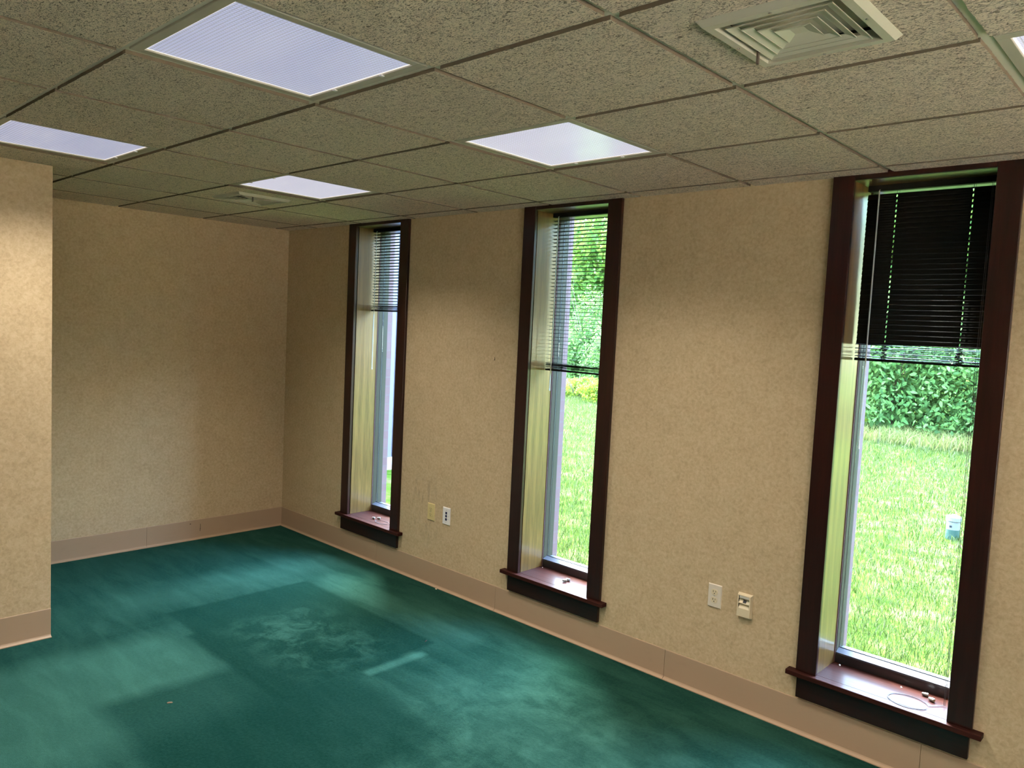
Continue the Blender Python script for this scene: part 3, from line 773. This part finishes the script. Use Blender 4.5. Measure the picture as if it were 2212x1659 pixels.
chip('plaster_crumb', 'pale crumb at the foot of the baseboard between windows', 'debris', (2.03, -0.03, 0), M['almond'], 0.008, 0.005, 0.003, 3)
chip('plaster_crumb', 'tiny white crumb on the sill of the right window', 'debris', (4.845, 0.165, ZS), M['whitebit'], 0.0025, 0.006, 0.0025, 4)
chip('plaster_crumb', 'tiny white crumb in the left corner of the right sill', 'debris', (4.575, 0.185, ZS), M['whitebit'], 0.006, 0.004, 0.003, 5)
chip('plaster_crumb', 'tiny white crumb in the left corner of the middle sill', 'debris', (2.765, 0.185, ZS), M['whitebit'], 0.004, 0.003, 0.002, 6)

# ------------------------------------------------------------------ outdoors
mb = MB(); mb.box(-45, 35, 0.346, 60, G0 - 0.3, G0)
tag(mb.build('ground', M['lawn']), 'sunlit lawn outside the windows', kind='structure')

mb = MB(); mb.box(17.0, 17.4, -34, 12, G0 - 0.2, 7.5)  # unseen wall added to keep sky light out of the back windows
tag(mb.build('wall_sky_blocker', plain('sky_blocker_brick', (0.085, 0.055, 0.045), 0.9)), 'dark brick wall added unseen behind the viewpoint to block sky light', kind='structure')
mb = MB(); mb.box(XR + 0.41, 45, -40, 0.346, G0 - 0.3, G0)  # unseen paving added to bounce warm light up to the ceiling
tag(mb.build('ground_bounce_paving', plain('bounce_tan', (0.64, 0.44, 0.285), 0.9)), 'tan paving added unseen behind the viewpoint to bounce light indoors', kind='structure')

def blades(name, label, mat, n, sampler, hlo, hhi, wid, seed):
    rng = np.random.default_rng(seed); P = sampler(rng, n); n = len(P)
    h = rng.uniform(hlo, hhi, n) * (0.8 + 0.05 * P[:, 1].clip(0, 12)); th = rng.uniform(0, 2 * np.pi, n); lean = rng.uniform(0.1, 1.1, n) * h; ph = rng.uniform(0, 2 * np.pi, n)
    w = wid * rng.uniform(0.7, 1.3, n) * (0.8 + 0.09 * P[:, 1].clip(0, 16))
    V = np.zeros((n, 5, 3)); cx_, sx_ = np.cos(th) * w, np.sin(th) * w
    V[:, 0] = np.c_[P[:, 0] - cx_, P[:, 1] - sx_, np.full(n, G0)]; V[:, 1] = np.c_[P[:, 0] + cx_, P[:, 1] + sx_, np.full(n, G0)]
    mxx, myy = P[:, 0] + np.cos(ph) * lean * 0.3, P[:, 1] + np.sin(ph) * lean * 0.3
    V[:, 2] = np.c_[mxx + cx_ * 0.8, myy + sx_ * 0.8, G0 + h * 0.62]; V[:, 3] = np.c_[mxx - cx_ * 0.8, myy - sx_ * 0.8, G0 + h * 0.62]
    V[:, 4] = np.c_[P[:, 0] + np.cos(ph) * lean, P[:, 1] + np.sin(ph) * lean, G0 + h]
    me = bpy.data.meshes.new(name); me.vertices.add(n * 5); me.vertices.foreach_set('co', V.ravel())
    base = np.arange(n)[:, None] * 5
    idx = np.concatenate([base + np.array([0, 1, 2, 3]), base + np.array([3, 2, 4])], axis=1).ravel()
    me.loops.add(n * 7); me.loops.foreach_set('vertex_index', idx)
    me.polygons.add(n * 2); st = (np.arange(n)[:, None] * 7 + np.array([0, 4])).ravel(); me.polygons.foreach_set('loop_start', st)
    me.update(calc_edges=True); me.validate(); me.materials.append(mat)
    o = bpy.data.objects.new(name, me); COL.objects.link(o); return tag(o, label, 'grass', kind='stuff')
def samp_lawn(rng, n):
    y = 0.9 + 14.5 * rng.uniform(0, 1, n) ** 1.35
    u_ = rng.uniform(-0.12, 1.0, n)
    # wedges seen through the windows
    lo = 2.2 - 0.86 * y - 0.8; hi = 6.6 + 0.10 * y
    return np.c_[lo + (hi - lo) * rng.uniform(0, 1, n), y]
blades('grass', 'short bright lawn grass growing outside the windows', M['grass'], 240000, samp_lawn, 0.035, 0.075, 0.0022, 1)
def samp_edge(rng, n):
    x = rng.uniform(-12, 10, n); y = 11.9 + rng.uniform(0, 1, n) ** 0.8 * 1.8 + np.where(x < -3, (-3 - x) * 0.42, 0)
    return np.c_[x, y]
blades('tall_grass', 'taller straw-coloured grass along the foot of the shrubs', M['straw'], 30000, samp_edge, 0.08, 0.24, 0.0040, 2)

def leaf_mesh(name, mat, n, shape, size, seed, blobs=14, zc=1.02):
    """leaves in clumps filling an ellipsoid (rx, ry, rz) that stands on z = 0"""
    rng = np.random.default_rng(seed); rx, ry, rz = shape
    C = rng.normal(0, 1, (blobs, 3)); C /= np.linalg.norm(C, axis=1)[:, None]; C *= rng.uniform(0.35, 0.9, (blobs, 1))
    who = rng.integers(0, blobs, n); d = rng.normal(0, 1, (n, 3)); d /= np.linalg.norm(d, axis=1)[:, None]
    P = C[who] + d * rng.uniform(0.55, 1.0, (n, 1)) * 0.42
    P = P * np.array([rx, ry, rz]) + np.array([0, 0, rz * zc]); P[:, 2] = np.abs(P[:, 2])
    s = size * rng.uniform(0.6, 1.4, n)
    a_ = rng.normal(0, 1, (n, 3)); a_[:, 2] -= 0.4; a_ /= np.linalg.norm(a_, axis=1)[:, None]
    nn = d + rng.normal(0, 0.6, (n, 3)) + np.array([0, 0, 0.6]); b_ = np.cross(nn, a_); b_ /= np.linalg.norm(b_, axis=1)[:, None] + 1e-9
    c_ = np.cross(a_, b_)
    V = np.zeros((n, 6, 3)); S = s[:, None]
    V[:, 0] = P; V[:, 1] = P + a_ * S * 0.35 + b_ * S * 0.24 + c_ * S * 0.05; V[:, 2] = P + a_ * S * 0.75 + b_ * S * 0.16
    V[:, 3] = P + a_ * S; V[:, 4] = P + a_ * S * 0.75 - b_ * S * 0.16; V[:, 5] = P + a_ * S * 0.35 - b_ * S * 0.24 + c_ * S * 0.05
    me = bpy.data.meshes.new(name); me.vertices.add(n * 6); me.vertices.foreach_set('co', V.ravel())
    base = np.arange(n)[:, None] * 6; idx = np.concatenate([base + np.array([0, 1, 2, 3]), base + np.array([0, 3, 4, 5])], axis=1).ravel()
    me.loops.add(n * 8); me.loops.foreach_set('vertex_index', idx)
    me.polygons.add(n * 2); me.polygons.foreach_set('loop_start', np.arange(n * 2) * 4)
    me.update(calc_edges=True); me.validate(); me.materials.append(mat); return me
def stems(rad, hgt, n, seed):
    rnd = random.Random(seed); m_ = MB()
    for k in range(n):
        th = rnd.uniform(0, 6.28); r_ = rad * rnd.uniform(0.3, 0.85); h_ = hgt * rnd.uniform(0.6, 0.95)
        m_.tube([(math.cos(th) * 0.08, math.sin(th) * 0.08, 0), (math.cos(th) * r_ * 0.4, math.sin(th) * r_ * 0.4, h_ * 0.5), (math.cos(th) * r_, math.sin(th) * r_, h_)], [0.022, 0.014, 0.005], 5)
    return m_
def make_plant(name, leafm, shape, size, n, seed, trunk=False, blobs=14):
    t = empty(name)
    me = leaf_mesh('foliage', leafm, n, shape, size, seed, blobs, 1.02 if trunk else 0.62); o = bpy.data.objects.new('foliage', me); COL.objects.link(o); o.parent = t
    if trunk:
        o.location = (0, 0, 0.9); m_ = MB(); m_.tube([(0, 0, 0), (0.05, 0, 1.5), (-0.05, 0.04, 3.2)], [0.16, 0.12, 0.07], 8)
        for k in range(5): m_.tube([(0, 0, 1.6 + 0.3 * k), (math.cos(k * 2.1) * 1.1, math.sin(k * 2.1) * 1.1, 2.8 + 0.45 * k)], [0.06, 0.015], 5)
        m_.build('trunk', M['bark'], t)
    else: stems(shape[0], shape[2] * 1.9, 9, seed).build('stems', M['bark'], t)
    return t
SH = [make_plant('shrub', M['leaf'], (1.35, 1.1, 1.7), 0.115, 11000, 11, blobs=26), make_plant('shrub', M['leaf'], (1.25, 1.1, 1.9), 0.10, 11000, 12, blobs=26)]
TR = make_plant('tree', M['leaf_tree'], (2.5, 2.3, 3.1), 0.24, 9000, 21, True, 22)
LOW = make_plant('low_shrub', M['leaf_yellow'], (0.7, 0.6, 0.36), 0.07, 2200, 31)
used = {0: False, 1: False}
shr = [(7.7, 14.2, 1.0, 'last shrub on the right along the lawn edge'), (5.8, 14.0, 1.05, 'shrub just past the right window view'), (3.9, 14.0, 1.0, 'leafy green shrub, mostly behind the right window casing'), (2.2, 14.1, 1.0, 'leafy shrub filling the right part of the right window'),
       (0.5, 14.0, 1.05, 'leafy shrub behind the left part of the right window'), (-1.3, 14.2, 1.0, 'leafy shrub beyond the left frame of the right window'),
       (-3.2, 14.6, 1.0, 'shrub further left along the lawn edge'), (-5.0, 15.4, 1.0, 'shrub seen at the right edge of the middle window'),
       (-6.9, 16.0, 1.05, 'dark shrub seen through the middle of the middle window'), (-8.7, 16.9, 1.0, 'shrub seen just right of the pink brick in the middle window'),
       (-10.6, 18.0, 1.05, 'shrub hidden mostly by the pink brick edge of the middle window'), (-12.6, 18.8, 1.0, 'leftmost far shrub along the lawn edge')]
for i, (x, y, s, lab) in enumerate(shr):
    k = i % 2
    t = SH[k] if not used[k] else copy_tree(SH[k]); used[k] = True
    t.location = (x, y, G0); t.rotation_euler = (0, 0, i * 1.3); t.scale = (s, s, s * (1.0 + 0.1 * (i % 3)))
    tag(t, lab, 'shrub', 'shrubs along the lawn edge')
trs = [(3.4, 17.6, 1.0, 'tree behind the shrubs, straight out from the right window'), (-0.6, 18.0, 1.05, 'tree behind the shrubs at the left of the right window'), (-4.6, 19.4, 1.0, 'tree showing at the right edge of the middle blind'),
       (-8.4, 20.8, 1.1, 'tall yellow-green tree showing through the middle blind'), (-12.4, 22.4, 1.15, 'tall tree left of the one behind the middle blind'), (-17, 24, 1.15, 'leftmost tree beyond the lawn'), (7.4, 18.2, 1.0, 'tree beyond the lawn, right of the right window view')] + [(7.4 + 4.6 * k, 18.2 + (k % 2), 1.35, 'tree further right beyond the lawn') for k in range(1, 7)]
for i, (x, y, s, lab) in enumerate(trs):
    t = TR if i == 0 else copy_tree(TR)
    t.location = (x, y, G0); t.rotation_euler = (0, 0, i * 0.9); t.scale = (s, s, s)
    tag(t, lab, 'tree', 'trees behind the shrubs')
low = [(-7.6, 13.6, 'yellow-flecked low bush at the left of the middle window view'), (-6.4, 13.1, 'yellow-flecked low bush right of its twin in the middle window'), (-0.35, 12.75, 'yellow-leaved low bush at the left edge of the right window view')]
for i, (x, y, lab) in enumerate(low):
    t = LOW if i == 0 else copy_tree(LOW)
    t.location = (x, y, G0); t.rotation_euler = (0, 0, i * 2.0)
    tag(t, lab, 'shrub', 'yellowish low bushes on the lawn edge')

# white capped pipe standing in the lawn
t = empty('cleanout_pipe', (3.90, 5.05, G0)); tag(t, 'short white capped pipe standing in the lawn outside the right window', 'pipe')
m_ = MB(); m_.tube([(0, 0, 0.10), (0, 0, 0.19)], 0.060, 24); m_.build('pipe_body', M['pvc'], t, smooth=False)
m_ = MB(); m_.tube([(0, 0, -0.05), (0, 0, 0.10)], 0.0605, 24); m_.build('pipe_foot', M['pvc_shade'], t)['label'] = 'lower part of pipe, coloured greenish for shade'
m_ = MB(); m_.tube([(0, 0, 0.185), (0, 0, 0.222), (0, 0, 0.230)], [0.068, 0.068, 0.060], 24).box(-0.02, 0.02, -0.02, 0.02, 0.230, 0.245); m_.build('cap', M['pvc'], t)
m_ = MB(); m_.box(-0.018, 0.004, -0.0625, -0.058, 0.125, 0.143); m_.build('sticker', M['gasket'], t)

# pale boarded wing of the building beyond the far window
t = empty('boarded_wing', (-1.9, 0.345, G0)); tag(t, 'pale lavender vertical-board wing outside the far window', 'building')
m_ = MB(); m_.box(-0.25, 0.0, 0.002, 4.2, 0.16, 3.2)
for k in range(28): m_.box(0.0, 0.014, 0.05 + k * 0.15, 0.05 + k * 0.15 + 0.13, 0.16, 3.2)
m_.build('board_wall', M['siding'], t)
m_ = MB(); m_.box(-0.27, 0.02, 0.002, 4.2, -0.05, 0.16); m_.build('stone_footing', M['stone'], t)
